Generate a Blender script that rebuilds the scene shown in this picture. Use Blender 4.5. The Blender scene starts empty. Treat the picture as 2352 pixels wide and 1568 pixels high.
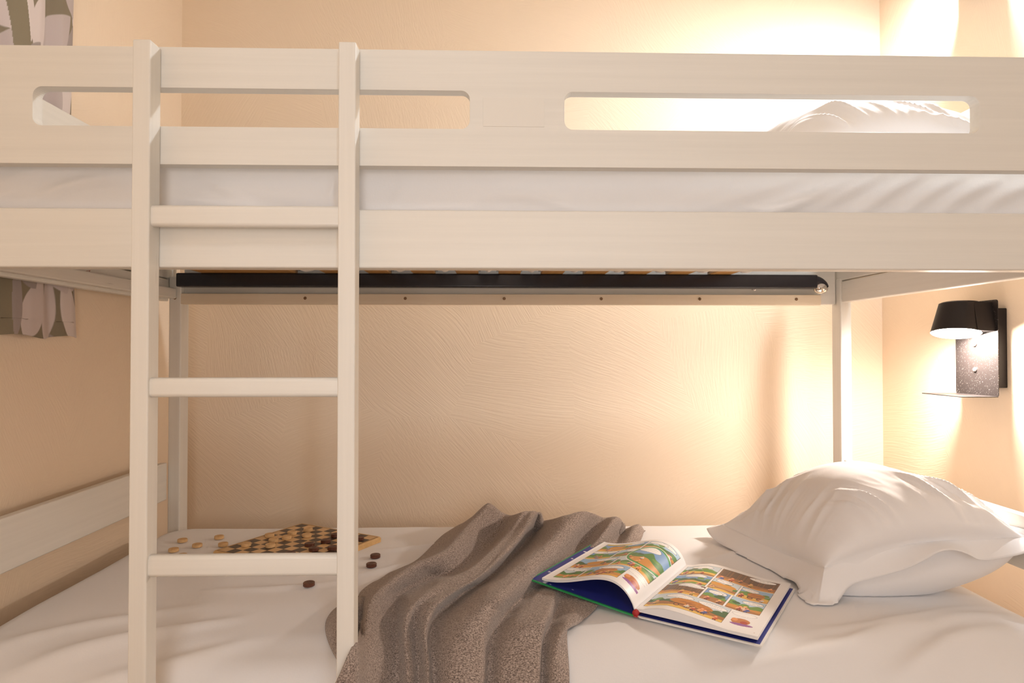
import bpy, bmesh, math, random
import numpy as np
from mathutils import Vector, Matrix, Euler

# ------------------------------------------------------------------ camera, world, lights, exposure
S = bpy.context.scene
COL = S.collection
YAW, PITCH = math.radians(1.5), math.radians(.81)
cam = bpy.data.objects.new('camera', bpy.data.cameras.new('camera'))
COL.objects.link(cam)
cam.data.sensor_width = 36.0
cam.data.lens = 36.0 * 1480.0 / 2352.0
cam.data.clip_start = .02
cam.location = (0, 0, .95)
cam.rotation_euler = (math.pi / 2 + PITCH, 0, -YAW)
S.camera = cam
S.cycles.max_bounces = 7
S.cycles.diffuse_bounces = 5
S.cycles.glossy_bounces = 3
S.cycles.transmission_bounces = 2

S.view_settings.view_transform = 'Standard'
S.view_settings.look = 'None'
S.view_settings.gamma = 1.0
S.view_settings.use_curve_mapping = False
S.view_settings.exposure = 0.42

world = bpy.data.worlds.new('world')
S.world = world
world.use_nodes = True
world.node_tree.nodes['Background'].inputs[0].default_value = (.75, .85, 1.0, 1)
world.node_tree.nodes['Background'].inputs[1].default_value = .35

LAMP_LOW, LAMP_HIGH = 270.0, 620.0        # emission of the two bedside lamps' diffusers
LAMP_COL, LAMP_COL_HI = (1.0, .885, .79, 1), (.88, .94, 1.0, 1)
CEIL_POWER, CEIL_COL = 3.4, (.95, .97, 1.0)
FILL_POWER, FILL_COL = 6.3, (1.0, .92, .86)  # added fill light for the lower bunk
DAY_POWER, DAY_COL = 6.3, (.74, .88, 1.0)


def area_light(name, loc, target, sx, sy, power, col):
    d = bpy.data.lights.new(name, 'AREA')
    d.shape = 'RECTANGLE'
    d.size, d.size_y, d.energy, d.color = sx, sy, power, col
    o = bpy.data.objects.new(name, d)
    COL.objects.link(o)
    o.location = loc
    o.rotation_euler = (Vector(target) - Vector(loc)).to_track_quat('-Z', 'Y').to_euler()
    return o


area_light('ceiling_lamp_light', (-.15, -.25, 2.255), (-.15, -.25, 0), .34, .34, CEIL_POWER, CEIL_COL)
area_light('fill_light', (-.12, -.535, .88), (-.40, 1.9, .85), .42, .50, FILL_POWER, FILL_COL)  # added fill from behind the camera, stands for no known lamp
area_light('daylight', (.62, -1.60, 1.35), (.15, .95, 1.15), .12, .95, DAY_POWER, DAY_COL)

# ------------------------------------------------------------------ helpers
def tag(o, label=None, cat=None, group=None, kind=None):
    if label: o['label'] = label
    if cat: o['category'] = cat
    if group: o['group'] = group
    if kind: o['kind'] = kind
    return o


def thing(name, label, cat, loc=(0, 0, 0), group=None):
    o = bpy.data.objects.new(name, None)
    o.empty_display_size = .05
    COL.objects.link(o)
    o.location = loc
    return tag(o, label, cat, group)


def put(o, parent):
    if parent is not None:
        o.parent = parent
        p, m = parent, Vector((0, 0, 0))
        while p is not None:
            m += p.location
            p = p.parent
        o.location = o.location - m      # geometry is written in world coordinates
    return o


def mesh_obj(name, verts, faces, mat, parent=None, smooth=False, uvs=None):
    me = bpy.data.meshes.new(name)
    me.from_pydata([tuple(map(float, v)) for v in verts], [], [tuple(map(int, f)) for f in faces])
    me.update()
    if mat is not None:
        for m in (mat if isinstance(mat, (list, tuple)) else [mat]):
            me.materials.append(m)
    if smooth:
        me.polygons.foreach_set('use_smooth', [True] * len(me.polygons))
    o = bpy.data.objects.new(name, me)
    COL.objects.link(o)
    return put(o, parent)


def bm_obj(name, bm, mat, parent=None, smooth=False):
    bmesh.ops.recalc_face_normals(bm, faces=bm.faces)
    me = bpy.data.meshes.new(name)
    bm.to_mesh(me)
    bm.free()
    for m in (mat if isinstance(mat, (list, tuple)) else [mat]):
        me.materials.append(m)
    if smooth:
        me.polygons.foreach_set('use_smooth', [True] * len(me.polygons))
    o = bpy.data.objects.new(name, me)
    COL.objects.link(o)
    return put(o, parent)


def add_box(bm, x0, x1, y0, y1, z0, z1, bev=.0, seg=2):
    r = bmesh.ops.create_cube(bm, size=1.0)
    vs = r['verts']
    for v in vs:
        v.co = Vector((x0 + (v.co.x + .5) * (x1 - x0), y0 + (v.co.y + .5) * (y1 - y0), z0 + (v.co.z + .5) * (z1 - z0)))
    if bev > 0:
        es = list({e for v in vs for e in v.link_edges})
        bmesh.ops.bevel(bm, geom=es, offset=bev, segments=seg, profile=.5, affect='EDGES')
    return bm


def box(name, b, mat, parent=None, bev=.002, seg=2):
    bm = bmesh.new()
    add_box(bm, *b, bev, seg)
    o = bm_obj(name, bm, mat, parent)
    if bev:
        o.data.polygons.foreach_set('use_smooth', [True] * len(o.data.polygons))
        md = o.modifiers.new('weighted', 'WEIGHTED_NORMAL')
        md.keep_sharp = True
    return o


def lathe(bm, prof, n, M=Matrix.Identity(4), cap=True):
    rings = []
    for r, z in prof:
        rings.append([bm.verts.new(M @ Vector((r * math.cos(2 * math.pi * k / n), r * math.sin(2 * math.pi * k / n), z))) for k in range(n)])
    for a, b in zip(rings, rings[1:]):
        for k in range(n):
            bm.faces.new((a[k], a[(k + 1) % n], b[(k + 1) % n], b[k]))
    if cap:
        bm.faces.new(rings[0][::-1])
        bm.faces.new(rings[-1])


def grid_faces(nu, nv, off=0, closed_u=False):
    f = []
    for i in range(nu if closed_u else nu - 1):
        for j in range(nv - 1):
            a, b = i * nv + j, ((i + 1) % nu) * nv + j
            f.append((off + a, off + b, off + b + 1, off + a + 1))
    return f


def catmull(P, sub):
    """P [n, ...] -> dense rows through every control row"""
    P = np.asarray(P, float)
    n = len(P)
    Q = np.concatenate([[2 * P[0] - P[1]], P, [2 * P[-1] - P[-2]]])
    out = []
    for i in range(n - 1):
        p0, p1, p2, p3 = Q[i], Q[i + 1], Q[i + 2], Q[i + 3]
        for k in range(sub):
            t = k / sub
            out.append(.5 * (2 * p1 + (p2 - p0) * t + (2 * p0 - 5 * p1 + 4 * p2 - p3) * t * t + (3 * p1 - p0 - 3 * p2 + p3) * t ** 3))
    out.append(P[-1])
    return np.array(out)


def noise2(x, y, seed=0):
    """smooth value noise on arrays, -1..1"""
    x, y = np.asarray(x, float), np.asarray(y, float)
    xi, yi = np.floor(x).astype(int), np.floor(y).astype(int)
    fx, fy = x - xi, y - yi
    fx, fy = fx * fx * (3 - 2 * fx), fy * fy * (3 - 2 * fy)

    def h(a, b):
        v = np.sin(a * 127.1 + b * 311.7 + seed * 74.7) * 43758.5453
        return 2 * (v - np.floor(v)) - 1
    return (h(xi, yi) * (1 - fx) + h(xi + 1, yi) * fx) * (1 - fy) + (h(xi, yi + 1) * (1 - fx) + h(xi + 1, yi + 1) * fx) * fy


# ------------------------------------------------------------------ measured places
BLANKET = [[[-0.029,1.815,0.463],[-0.041,1.8879,0.4679],[-0.1291,1.7398,0.466],[-0.1789,1.5102,0.4659],[-0.2362,1.4028,0.4659],[-0.2708,1.2973,0.4659],[-0.2266,1.0958,0.4869],[-0.1986,0.912,0.5328],[-0.2372,0.9,0.4558]],[[-0.014,1.815,0.463],[-0.026,1.803,0.506],[-0.091,1.6948,0.4898],[-0.1456,1.5019,0.4819],[-0.2093,1.3831,0.4819],[-0.2479,1.2541,0.4819],[-0.2187,1.0791,0.4914],[-0.1924,0.925,0.5184],[-0.1979,0.915,0.4469]],[[-0.0017,1.7711,0.463],[-0.0137,1.7056,0.5462],[-0.0537,1.6206,0.5197],[-0.1058,1.4264,0.5117],[-0.1738,1.3049,0.5117],[-0.2135,1.1671,0.5105],[-0.2069,1.0595,0.4985],[-0.191,0.985,0.4746],[-0.1879,0.97,0.4163]],[[0.0435,1.7742,0.463],[0.0315,1.7225,0.5117],[-0.0056,1.6432,0.4759],[-0.0766,1.4294,0.4699],[-0.1339,1.3822,0.4659],[-0.188,1.2811,0.47],[-0.182,1.1657,0.4658],[-0.1628,1.065,0.4475],[-0.153,1.0067,0.3956]],[[0.0811,1.6956,0.463],[0.0691,1.6315,0.5428],[0.0157,1.5305,0.5083],[-0.0531,1.3307,0.5014],[-0.1095,1.2486,0.5013],[-0.1468,1.1423,0.5037],[-0.1523,1.089,0.4852],[-0.1382,1.0223,0.4559],[-0.1298,0.9783,0.4109]],[[0.1023,1.707,0.463],[0.0903,1.6429,0.5428],[0.0327,1.5044,0.5105],[-0.0372,1.3051,0.5025],[-0.0899,1.214,0.5025],[-0.1331,1.1624,0.4956],[-0.1375,1.1196,0.4745],[-0.1236,1.046,0.4442],[-0.116,1.0017,0.3978]],[[0.1222,1.7035,0.463],[0.1102,1.6413,0.5382],[0.051,1.4863,0.5106],[-0.0236,1.2927,0.5037],[-0.0704,1.2103,0.5037],[-0.1052,1.1404,0.5014],[-0.1153,1.0784,0.4869],[-0.1054,1.0194,0.4569],[-0.0997,0.9758,0.4118]],[[0.1402,1.79,0.463],[0.1282,1.7475,0.4887],[0.0721,1.6157,0.466],[-0.0048,1.3948,0.466],[-0.066,1.2871,0.4659],[-0.1028,1.1881,0.4659],[-0.1079,1.1106,0.4629],[-0.0996,1.0553,0.4513],[-0.0893,0.9953,0.4009]],[[0.1788,1.6617,0.463],[0.1668,1.5985,0.5405],[0.1123,1.4635,0.5152],[0.0311,1.2928,0.5105],[-0.0173,1.1688,0.5105],[-0.0486,1.0933,0.4995],[-0.0653,1.044,0.4799],[-0.0653,1.0071,0.4555],[-0.0629,0.9713,0.4138]],[[0.2383,1.6702,0.463],[0.2263,1.6024,0.5519],[0.154,1.476,0.5128],[0.07,1.3006,0.506],[0.0172,1.1546,0.5129],[-0.0025,1.1213,0.5015],[-0.0218,1.0649,0.482],[-0.0219,1.0133,0.4519],[-0.0233,0.9775,0.4098]],[[0.2947,1.7372,0.463],[0.2827,1.6855,0.5117],[0.204,1.5737,0.4739],[0.1127,1.3861,0.4679],[0.0381,1.2336,0.466],[0.0106,1.1575,0.4659],[-0.0049,1.094,0.4591],[-0.0099,1.0456,0.4358],[-0.0091,1.0074,0.3931]],[[0.319,1.6868,0.463],[0.307,1.6282,0.529],[0.2365,1.5262,0.4921],[0.1534,1.409,0.4699],[0.0776,1.2328,0.4799],[0.0393,1.1096,0.4894],[0.023,1.0586,0.4722],[0.0176,1.0219,0.4471],[0.0158,0.9857,0.4047]],[[0.3413,1.7128,0.463],[0.3293,1.6653,0.5014],[0.2602,1.5626,0.4739],[0.1728,1.3829,0.466],[0.1228,1.2913,0.4719],[0.0909,1.1186,0.4927],[0.0736,1.072,0.4778],[0.0664,1.019,0.4479],[0.0629,0.9833,0.4054]],[[0.3519,1.7448,0.463],[0.3399,1.709,0.4719],[0.2786,1.565,0.4659],[0.1869,1.3473,0.466],[0.1376,1.2642,0.4659],[0.1021,1.1583,0.4658],[0.0848,1.0996,0.4605],[0.0758,1.045,0.4351],[0.0725,1.0068,0.3922]],[[0.3837,1.7274,0.463],[0.3717,1.6827,0.4945],[0.2978,1.5336,0.4719],[0.206,1.33,0.4659],[0.158,1.2204,0.4699],[0.1195,1.0984,0.4832],[0.1004,1.0574,0.4694],[0.0946,1.0211,0.4466],[0.0912,0.985,0.404]],[[0.4086,1.7498,0.463],[0.3966,1.7148,0.466],[0.3548,1.5987,0.4659],[0.2518,1.3456,0.466],[0.198,1.233,0.466],[0.1485,1.1475,0.4659],[0.1258,1.1213,0.4644],[0.1193,1.0422,0.4358],[0.1161,1.0049,0.3927]]]
SCREWX = [-0.9032, -0.5387, -0.2558, 0.0258, 0.3046, 0.5894, 0.8714]
SLATX = [-0.4431, -0.3229, -0.1986, -0.0776, 0.0402, 0.1596, 0.2794, 0.3971, 0.5165, 0.6376]
UPCREASE = [(-0.7356, 1.1725, -0.5593, 1.2238, 0.01, 0.004), (-0.6771, 1.1929, -0.5592, 1.2138, 0.006, 0.003), (-0.7814, 1.1989, -0.6774, 1.223, 0.01, 0.004), (-0.7941, 1.1689, -0.6967, 1.1995, 0.01, 0.004), (-0.5161, 1.1839, -0.3339, 1.1695, 0.01, 0.004), (-0.5064, 1.2074, -0.2406, 1.1856, 0.012, 0.003), (-0.4603, 1.2212, -0.3605, 1.1748, 0.008, 0.003), (-0.2673, 1.1821, -0.244, 1.2228, 0.005, 0.003), (-0.2071, 1.1757, -0.0253, 1.1666, 0.008, 0.003), (0.0086, 1.1906, 0.1309, 1.1709, 0.006, 0.004), (-0.0388, 1.1869, 0.0697, 1.1909, 0.004, 0.002), (-0.1735, 1.1691, -0.1199, 1.2236, 0.01, 0.002), (0.3021, 1.1718, 0.4961, 1.2315, 0.011, 0.005), (0.3779, 1.1654, 0.5238, 1.2007, 0.008, 0.005), (0.378, 1.1682, 0.4403, 1.1761, 0.004, -0.004), (0.4125, 1.1622, 0.5868, 1.2301, 0.011, 0.006), (0.4819, 1.1729, 0.6287, 1.229, 0.009, 0.005), (0.5584, 1.1699, 0.6918, 1.2295, 0.01, 0.006), (0.6352, 1.1669, 0.7551, 1.2265, 0.01, 0.005), (0.6983, 1.1672, 0.8116, 1.2234, 0.01, 0.006), (0.7686, 1.1676, 0.8611, 1.2203, 0.01, 0.005), (0.2747, 1.1785, 0.3713, 1.2203, 0.01, 0.003)]
PIL = ((0.65, 1.262, 0.523), (0.995, 1.19, 0.598), (0.583, 1.645, 0.505), (0.98, 1.66, 0.6))
PIL2 = ((0.58, 1.25, 0.49), (0.985, 1.2, 0.515), (0.5, 1.6, 0.525), (0.98, 1.66, 0.54))
TRI = [(-0.919, 1.4318, 1.1204), (-0.919, 1.4847, 1.1317), (-0.919, 1.4528, 1.1007)]
LOBE = [[[-0.2833,1.2669,0.462],[-0.2974,1.2195,0.47],[-0.306,1.189,0.4628],[-0.2962,1.1395,0.4626],[-0.2771,1.0919,0.4583],[-0.2544,1.0591,0.4443]],[[-0.2702,1.2592,0.4719],[-0.2727,1.1722,0.488],[-0.2727,1.1238,0.4869],[-0.2688,1.0926,0.4801],[-0.2586,1.0665,0.4672],[-0.2421,1.0423,0.4499]],[[-0.2549,1.2398,0.482],[-0.2482,1.145,0.4959],[-0.246,1.1006,0.4912],[-0.2432,1.0775,0.4814],[-0.2383,1.0563,0.4668],[-0.2294,1.038,0.4471]],[[-0.2391,1.2306,0.4839],[-0.2357,1.1729,0.482],[-0.2313,1.126,0.4779],[-0.228,1.098,0.4698],[-0.2249,1.0721,0.4594],[-0.2174,1.0477,0.4422]]]
PIECES = [('light', True, [(-0.4927, 1.7189, 'pale draughts piece nearest the far corner of the checkered board'), (-0.5263, 1.6926, 'rear one of the pair of pale draughts pieces touching mid-board'), (-0.4814, 1.6695, 'pale draughts piece on the board furthest right among the pale ones'), (-0.5767, 1.6711, 'pale draughts piece on the far left edge of the checkered board'), (-0.5268, 1.6509, 'front one of the pair of pale draughts pieces touching mid-board'), (-0.552, 1.6274, 'pale draughts piece on the board diagonally in front of the one at the left edge'), (-0.6068, 1.5942, 'pale draughts piece closest to the left corner of the board'), (-0.5446, 1.584, 'pale draughts piece nearest the ladder rung on the left half of the board')]), ('dark', True, [(-0.408, 1.6675, 'dark draughts piece on the board half hidden by the right ladder stile'), (-0.4199, 1.6166, 'dark draughts piece in the centre of the right half of the board'), (-0.4519, 1.5894, 'dark draughts piece leftmost in the cluster of dark ones on the board'), (-0.4312, 1.552, 'dark draughts piece on the board in front of the leftmost dark one'), (-0.3893, 1.5607, 'dark draughts piece on the board low beside the right ladder stile'), (-0.342, 1.6377, 'dark draughts piece on the board showing right of the right ladder stile'), (-0.4759, 1.5187, 'dark draughts piece mostly hidden behind the lowest ladder rung')]), ('light', False, [(-0.7988, 1.6753, 'pale draughts piece on the sheet second from the left, farther back'), (-0.717, 1.7013, 'pale draughts piece on the sheet farthest back, left of the board'), (-0.742, 1.6328, 'pale draughts piece on the sheet midway between the left ladder stile and the board'), (-0.7829, 1.5979, 'pale draughts piece on the sheet closest to the left ladder stile'), (-0.6807, 1.6392, 'pale draughts piece tucked against the left corner edge of the board'), (-0.7405, 1.5515, 'pale draughts piece on the sheet barely peeking over the lowest ladder rung')]), ('dark', False, [(-0.2824, 1.5359, 'dark draughts piece on the sheet right of the ladder, the rear of two'), (-0.2793, 1.4713, 'dark draughts piece on the sheet right of the ladder, the front of two'), (-0.3844, 1.349, 'dark draughts piece alone on the sheet below the lowest ladder rung')])]

# ------------------------------------------------------------------ materials
def new_mat(name):
    m = bpy.data.materials.new(name)
    m.use_nodes = True
    return m, m.node_tree, m.node_tree.nodes['Principled BSDF']


def N(nt, kind, **kw):
    n = nt.nodes.new(kind)
    for k, v in kw.items():
        if k.startswith('_'):
            setattr(n, k[1:], v)
        else:
            n.inputs[k.replace('_', ' ')].default_value = v
    return n


def plain(name, col, rough=.5, metal=0.0, spec=.5, bump=0.0, bscale=200.0, var=0.0, sheen=0.0):
    m, nt, b = new_mat(name)
    b.inputs['Base Color'].default_value = (*col, 1)
    b.inputs['Roughness'].default_value = rough
    b.inputs['Metallic'].default_value = metal
    b.inputs['Specular IOR Level'].default_value = spec
    if sheen:
        b.inputs['Sheen Weight'].default_value = sheen
        b.inputs['Sheen Roughness'].default_value = .5
    tc = N(nt, 'ShaderNodeTexCoord')
    if bump:
        n = N(nt, 'ShaderNodeTexNoise', Scale=bscale, Detail=3.0)
        nt.links.new(tc.outputs['Object'], n.inputs['Vector'])
        bp_ = N(nt, 'ShaderNodeBump', Strength=bump, Distance=.002)
        nt.links.new(n.outputs['Fac'], bp_.inputs['Height'])
        nt.links.new(bp_.outputs['Normal'], b.inputs['Normal'])
    if var:
        n2 = N(nt, 'ShaderNodeTexNoise', Scale=7.0, Detail=6.0)
        nt.links.new(tc.outputs['Object'], n2.inputs['Vector'])
        r = N(nt, 'ShaderNodeValToRGB')
        r.color_ramp.elements[0].position, r.color_ramp.elements[1].position = .3, .7
        r.color_ramp.elements[0].color = (*[c * (1 - var) for c in col], 1)
        r.color_ramp.elements[1].color = (*[min(1, c * (1 + var)) for c in col], 1)
        nt.links.new(n2.outputs['Fac'], r.inputs['Fac'])
        nt.links.new(r.outputs['Color'], b.inputs['Base Color'])
    return m


def plaster(name, col, strength=.38):
    """painted plaster with swept brush strokes whose direction changes from patch to patch"""
    m, nt, b = new_mat(name)
    b.inputs['Roughness'].default_value = .75
    b.inputs['Specular IOR Level'].default_value = .25
    tc = N(nt, 'ShaderNodeTexCoord')
    w = N(nt, 'ShaderNodeTexNoise', Scale=2.2, Detail=1.0)
    nt.links.new(tc.outputs['Object'], w.inputs['Vector'])
    wm = N(nt, 'ShaderNodeVectorMath', _operation='MULTIPLY_ADD')
    wm.inputs[1].default_value = (.14, .14, .14)
    nt.links.new(w.outputs['Color'], wm.inputs[0])
    nt.links.new(tc.outputs['Object'], wm.inputs[2])
    heights = []
    for k, (sc, off) in enumerate(((2.6, 0.0),)):
        vo = N(nt, 'ShaderNodeTexVoronoi', Scale=sc, _voronoi_dimensions='3D', _feature='F1')
        nt.links.new(wm.outputs[0], vo.inputs['Vector'])
        sp = N(nt, 'ShaderNodeSeparateColor')
        nt.links.new(vo.outputs['Color'], sp.inputs[0])
        an = N(nt, 'ShaderNodeMath', _operation='MULTIPLY_ADD')
        an.inputs[1].default_value, an.inputs[2].default_value = 2.6, off
        nt.links.new(sp.outputs[0], an.inputs[0])
        ro = N(nt, 'ShaderNodeVectorRotate', _rotation_type='AXIS_ANGLE')
        ro.inputs['Axis'].default_value = (0, 1, 0) if 'back' in name else (1, 0, 0)
        nt.links.new(wm.outputs[0], ro.inputs['Vector'])
        nt.links.new(an.outputs[0], ro.inputs['Angle'])
        mp = N(nt, 'ShaderNodeMapping')
        mp.inputs['Scale'].default_value = (210, 210, 6)
        nt.links.new(ro.outputs[0], mp.inputs['Vector'])
        no = N(nt, 'ShaderNodeTexNoise', Scale=1.0, Detail=2.0, Roughness=.6)
        nt.links.new(mp.outputs[0], no.inputs['Vector'])
        heights.append(no)
    bu = N(nt, 'ShaderNodeBump', Strength=strength, Distance=.0026)
    nt.links.new(heights[0].outputs['Fac'], bu.inputs['Height'])
    nt.links.new(bu.outputs['Normal'], b.inputs['Normal'])
    b.inputs['Base Color'].default_value = (*col, 1)
    return m


def painted_wood(name, col, axis='X', grain=.04):
    m, nt, b = new_mat(name)
    b.inputs['Roughness'].default_value = .42
    b.inputs['Specular IOR Level'].default_value = .4
    tc = N(nt, 'ShaderNodeTexCoord')
    mp = N(nt, 'ShaderNodeMapping')
    mp.inputs['Scale'].default_value = {'X': (2, 90, 90), 'Y': (90, 2, 90), 'Z': (90, 90, 2)}[axis]
    nt.links.new(tc.outputs['Object'], mp.inputs['Vector'])
    no = N(nt, 'ShaderNodeTexNoise', Scale=1.0, Detail=4.0, Roughness=.65)
    nt.links.new(mp.outputs[0], no.inputs['Vector'])
    r = N(nt, 'ShaderNodeValToRGB')
    r.color_ramp.elements[0].position, r.color_ramp.elements[1].position = .25, .75
    r.color_ramp.elements[0].color = (*[c * (1 - grain) for c in col], 1)
    r.color_ramp.elements[1].color = (*[min(1, c * (1 + grain)) for c in col], 1)
    nt.links.new(no.outputs['Fac'], r.inputs['Fac'])
    # a few dark scuffs along the grain
    mp2 = N(nt, 'ShaderNodeMapping')
    mp2.inputs['Scale'].default_value = {'X': (7, 160, 160), 'Y': (160, 7, 160), 'Z': (160, 160, 7)}[axis]
    nt.links.new(tc.outputs['Object'], mp2.inputs['Vector'])
    n2 = N(nt, 'ShaderNodeTexNoise', Scale=1.0, Detail=2.0)
    nt.links.new(mp2.outputs[0], n2.inputs['Vector'])
    r2 = N(nt, 'ShaderNodeValToRGB')
    r2.color_ramp.elements[0].position, r2.color_ramp.elements[1].position = .765, .80
    r2.color_ramp.elements[0].color, r2.color_ramp.elements[1].color = (0, 0, 0, 1), (.55, .55, .55, 1)
    nt.links.new(n2.outputs['Fac'], r2.inputs['Fac'])
    mx = N(nt, 'ShaderNodeMix', _data_type='RGBA')
    nt.links.new(r2.outputs['Color'], mx.inputs[0])
    nt.links.new(r.outputs['Color'], mx.inputs[6])
    mx.inputs[7].default_value = (*[c * .62 for c in col], 1)
    nt.links.new(mx.outputs[2], b.inputs['Base Color'])
    bu = N(nt, 'ShaderNodeBump', Strength=.08, Distance=.001)
    nt.links.new(no.outputs['Fac'], bu.inputs['Height'])
    nt.links.new(bu.outputs['Normal'], b.inputs['Normal'])
    return m


def raw_wood(name, c0, c1, axis='X', scale=1.0, rough=.5):
    m, nt, b = new_mat(name)
    b.inputs['Roughness'].default_value = rough
    tc = N(nt, 'ShaderNodeTexCoord')
    mp = N(nt, 'ShaderNodeMapping')
    a, c = 6 * scale, 120 * scale
    mp.inputs['Scale'].default_value = {'X': (a, c, c), 'Y': (c, a, c), 'Z': (c, c, a)}[axis]
    nt.links.new(tc.outputs['Object'], mp.inputs['Vector'])
    no = N(nt, 'ShaderNodeTexNoise', Scale=1.0, Detail=4.0, Roughness=.6)
    nt.links.new(mp.outputs[0], no.inputs['Vector'])
    r = N(nt, 'ShaderNodeValToRGB')
    r.color_ramp.elements[0].position, r.color_ramp.elements[1].position = .3, .7
    r.color_ramp.elements[0].color, r.color_ramp.elements[1].color = (*c0, 1), (*c1, 1)
    nt.links.new(no.outputs['Fac'], r.inputs['Fac'])
    nt.links.new(r.outputs['Color'], b.inputs['Base Color'])
    return m


def fabric(name, col, weave=900.0, strength=.12, wrinkle=0.0, sheen=.15):
    m, nt, b = new_mat(name)
    b.inputs['Roughness'].default_value = .85
    b.inputs['Specular IOR Level'].default_value = .15
    b.inputs['Sheen Weight'].default_value = sheen
    b.inputs['Base Color'].default_value = (*col, 1)
    tc = N(nt, 'ShaderNodeTexCoord')
    last = None
    mps = []
    for sc in ((weave, weave * .25, weave * .25), (weave * .25, weave, weave)):
        mp = N(nt, 'ShaderNodeMapping')
        mp.inputs['Scale'].default_value = sc
        nt.links.new(tc.outputs['Object'], mp.inputs['Vector'])
        no = N(nt, 'ShaderNodeTexNoise', Scale=1.0, Detail=1.0)
        nt.links.new(mp.outputs[0], no.inputs['Vector'])
        mps.append(no)
    ad = N(nt, 'ShaderNodeMath', _operation='ADD')
    nt.links.new(mps[0].outputs['Fac'], ad.inputs[0])
    nt.links.new(mps[1].outputs['Fac'], ad.inputs[1])
    bu = N(nt, 'ShaderNodeBump', Strength=strength, Distance=.0008)
    nt.links.new(ad.outputs[0], bu.inputs['Height'])
    last = bu
    if wrinkle:
        wn = N(nt, 'ShaderNodeTexNoise', Scale=9.0, Detail=3.0, Distortion=1.2)
        nt.links.new(tc.outputs['Object'], wn.inputs['Vector'])
        bw = N(nt, 'ShaderNodeBump', Strength=wrinkle, Distance=.02)
        nt.links.new(wn.outputs['Fac'], bw.inputs['Height'])
        nt.links.new(bu.outputs['Normal'], bw.inputs['Normal'])
        last = bw
    nt.links.new(last.outputs['Normal'], b.inputs['Normal'])
    return m


def wool(name):
    m, nt, b = new_mat(name)
    b.inputs['Roughness'].default_value = .95
    b.inputs['Specular IOR Level'].default_value = .05
    b.inputs['Sheen Weight'].default_value = .35
    b.inputs['Sheen Roughness'].default_value = .45
    b.inputs['Sheen Tint'].default_value = (.9, .85, .8, 1)
    tc = N(nt, 'ShaderNodeTexCoord')
    mp = N(nt, 'ShaderNodeMapping')
    mp.inputs['Scale'].default_value = (330, 520, 520)
    nt.links.new(tc.outputs['Object'], mp.inputs['Vector'])
    no = N(nt, 'ShaderNodeTexNoise', Scale=1.0, Detail=3.0, Roughness=.7)
    nt.links.new(mp.outputs[0], no.inputs['Vector'])
    r = N(nt, 'ShaderNodeValToRGB')
    r.color_ramp.elements[0].position, r.color_ramp.elements[1].position = .36, .66
    r.color_ramp.elements[0].color, r.color_ramp.elements[1].color = (.11, .083, .072, 1), (.54, .435, .375, 1)
    nt.links.new(no.outputs['Fac'], r.inputs['Fac'])
    nt.links.new(r.outputs['Color'], b.inputs['Base Color'])
    bu = N(nt, 'ShaderNodeBump', Strength=.5, Distance=.002)
    nt.links.new(no.outputs['Fac'], bu.inputs['Height'])
    nt.links.new(bu.outputs['Normal'], b.inputs['Normal'])
    return m


def vcol(name, rough=.5, spec=.4, layer='print', weave=False):
    m, nt, b = new_mat(name)
    b.inputs['Roughness'].default_value = rough
    b.inputs['Specular IOR Level'].default_value = spec
    a = N(nt, 'ShaderNodeVertexColor', _layer_name=layer)
    nt.links.new(a.outputs['Color'], b.inputs['Base Color'])
    if weave:
        tc = N(nt, 'ShaderNodeTexCoord')
        no = N(nt, 'ShaderNodeTexNoise', Scale=700.0, Detail=1.0)
        nt.links.new(tc.outputs['Object'], no.inputs['Vector'])
        bu = N(nt, 'ShaderNodeBump', Strength=.25, Distance=.001)
        nt.links.new(no.outputs['Fac'], bu.inputs['Height'])
        nt.links.new(bu.outputs['Normal'], b.inputs['Normal'])
    return m


def emitter(name, col, strength):
    m, nt, b = new_mat(name)
    b.inputs['Base Color'].default_value = (.9, .9, .9, 1)
    b.inputs['Emission Color'].default_value = col
    b.inputs['Emission Strength'].default_value = strength
    return m


WALL = (.90, .745, .58)
PAINT = (.76, .735, .685)
M_wall_b = plaster('back_wall_plaster', WALL)
M_wall_s = plaster('side_wall_plaster', WALL)
M_ceil = plain('ceiling_paint', (.80, .72, .60), .8)
M_floor = raw_wood('floor_wood', (.30, .19, .11), (.42, .28, .17), 'Y', .4)
M_wx, M_wy, M_wz = (painted_wood('cream_painted_wood_' + a, PAINT, a) for a in 'XYZ')
M_cleat = raw_wood('varnished_pine', (.80, .68, .52), (.84, .73, .58), 'X', .7)
M_sheet = fabric('white_sheet', (.83, .815, .82), 700.0, .10)
M_case = fabric('white_pillowcase', (.87, .85, .85), 800.0, .08)
M_wool = wool('grey_wool')
M_bar = plain('navy_gloss_metal', (.012, .013, .022), .22, .0, .6, .05, 30)
M_chrome = plain('chrome', (.7, .68, .64), .12, 1.0)
M_slat = raw_wood('beech_slat', (.52, .28, .09), (.62, .36, .13), 'Y', .6, .35)
M_holder = plain('black_plastic', (.02, .02, .02), .5)
M_screw = plain('brass_screw', (.22, .13, .07), .35, .7)
M_lamp = plain('dark_bronze_metal', (.020, .016, .015), .45, .0, .2)
M_plate = plain('dusty_bronze_plate', (.024, .019, .018), .42, .0, .25)
_nt = M_plate.node_tree
_tc, _no = N(_nt, 'ShaderNodeTexCoord'), N(_nt, 'ShaderNodeTexNoise', Scale=520.0, Detail=0.0)
_r = N(_nt, 'ShaderNodeValToRGB')
_r.color_ramp.elements[0].position, _r.color_ramp.elements[1].position = .76, .80
_r.color_ramp.elements[0].color, _r.color_ramp.elements[1].color = (.024, .019, .018, 1), (.42, .38, .36, 1)
_nt.links.new(_tc.outputs['Object'], _no.inputs['Vector'])
_nt.links.new(_no.outputs['Fac'], _r.inputs['Fac'])
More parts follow.
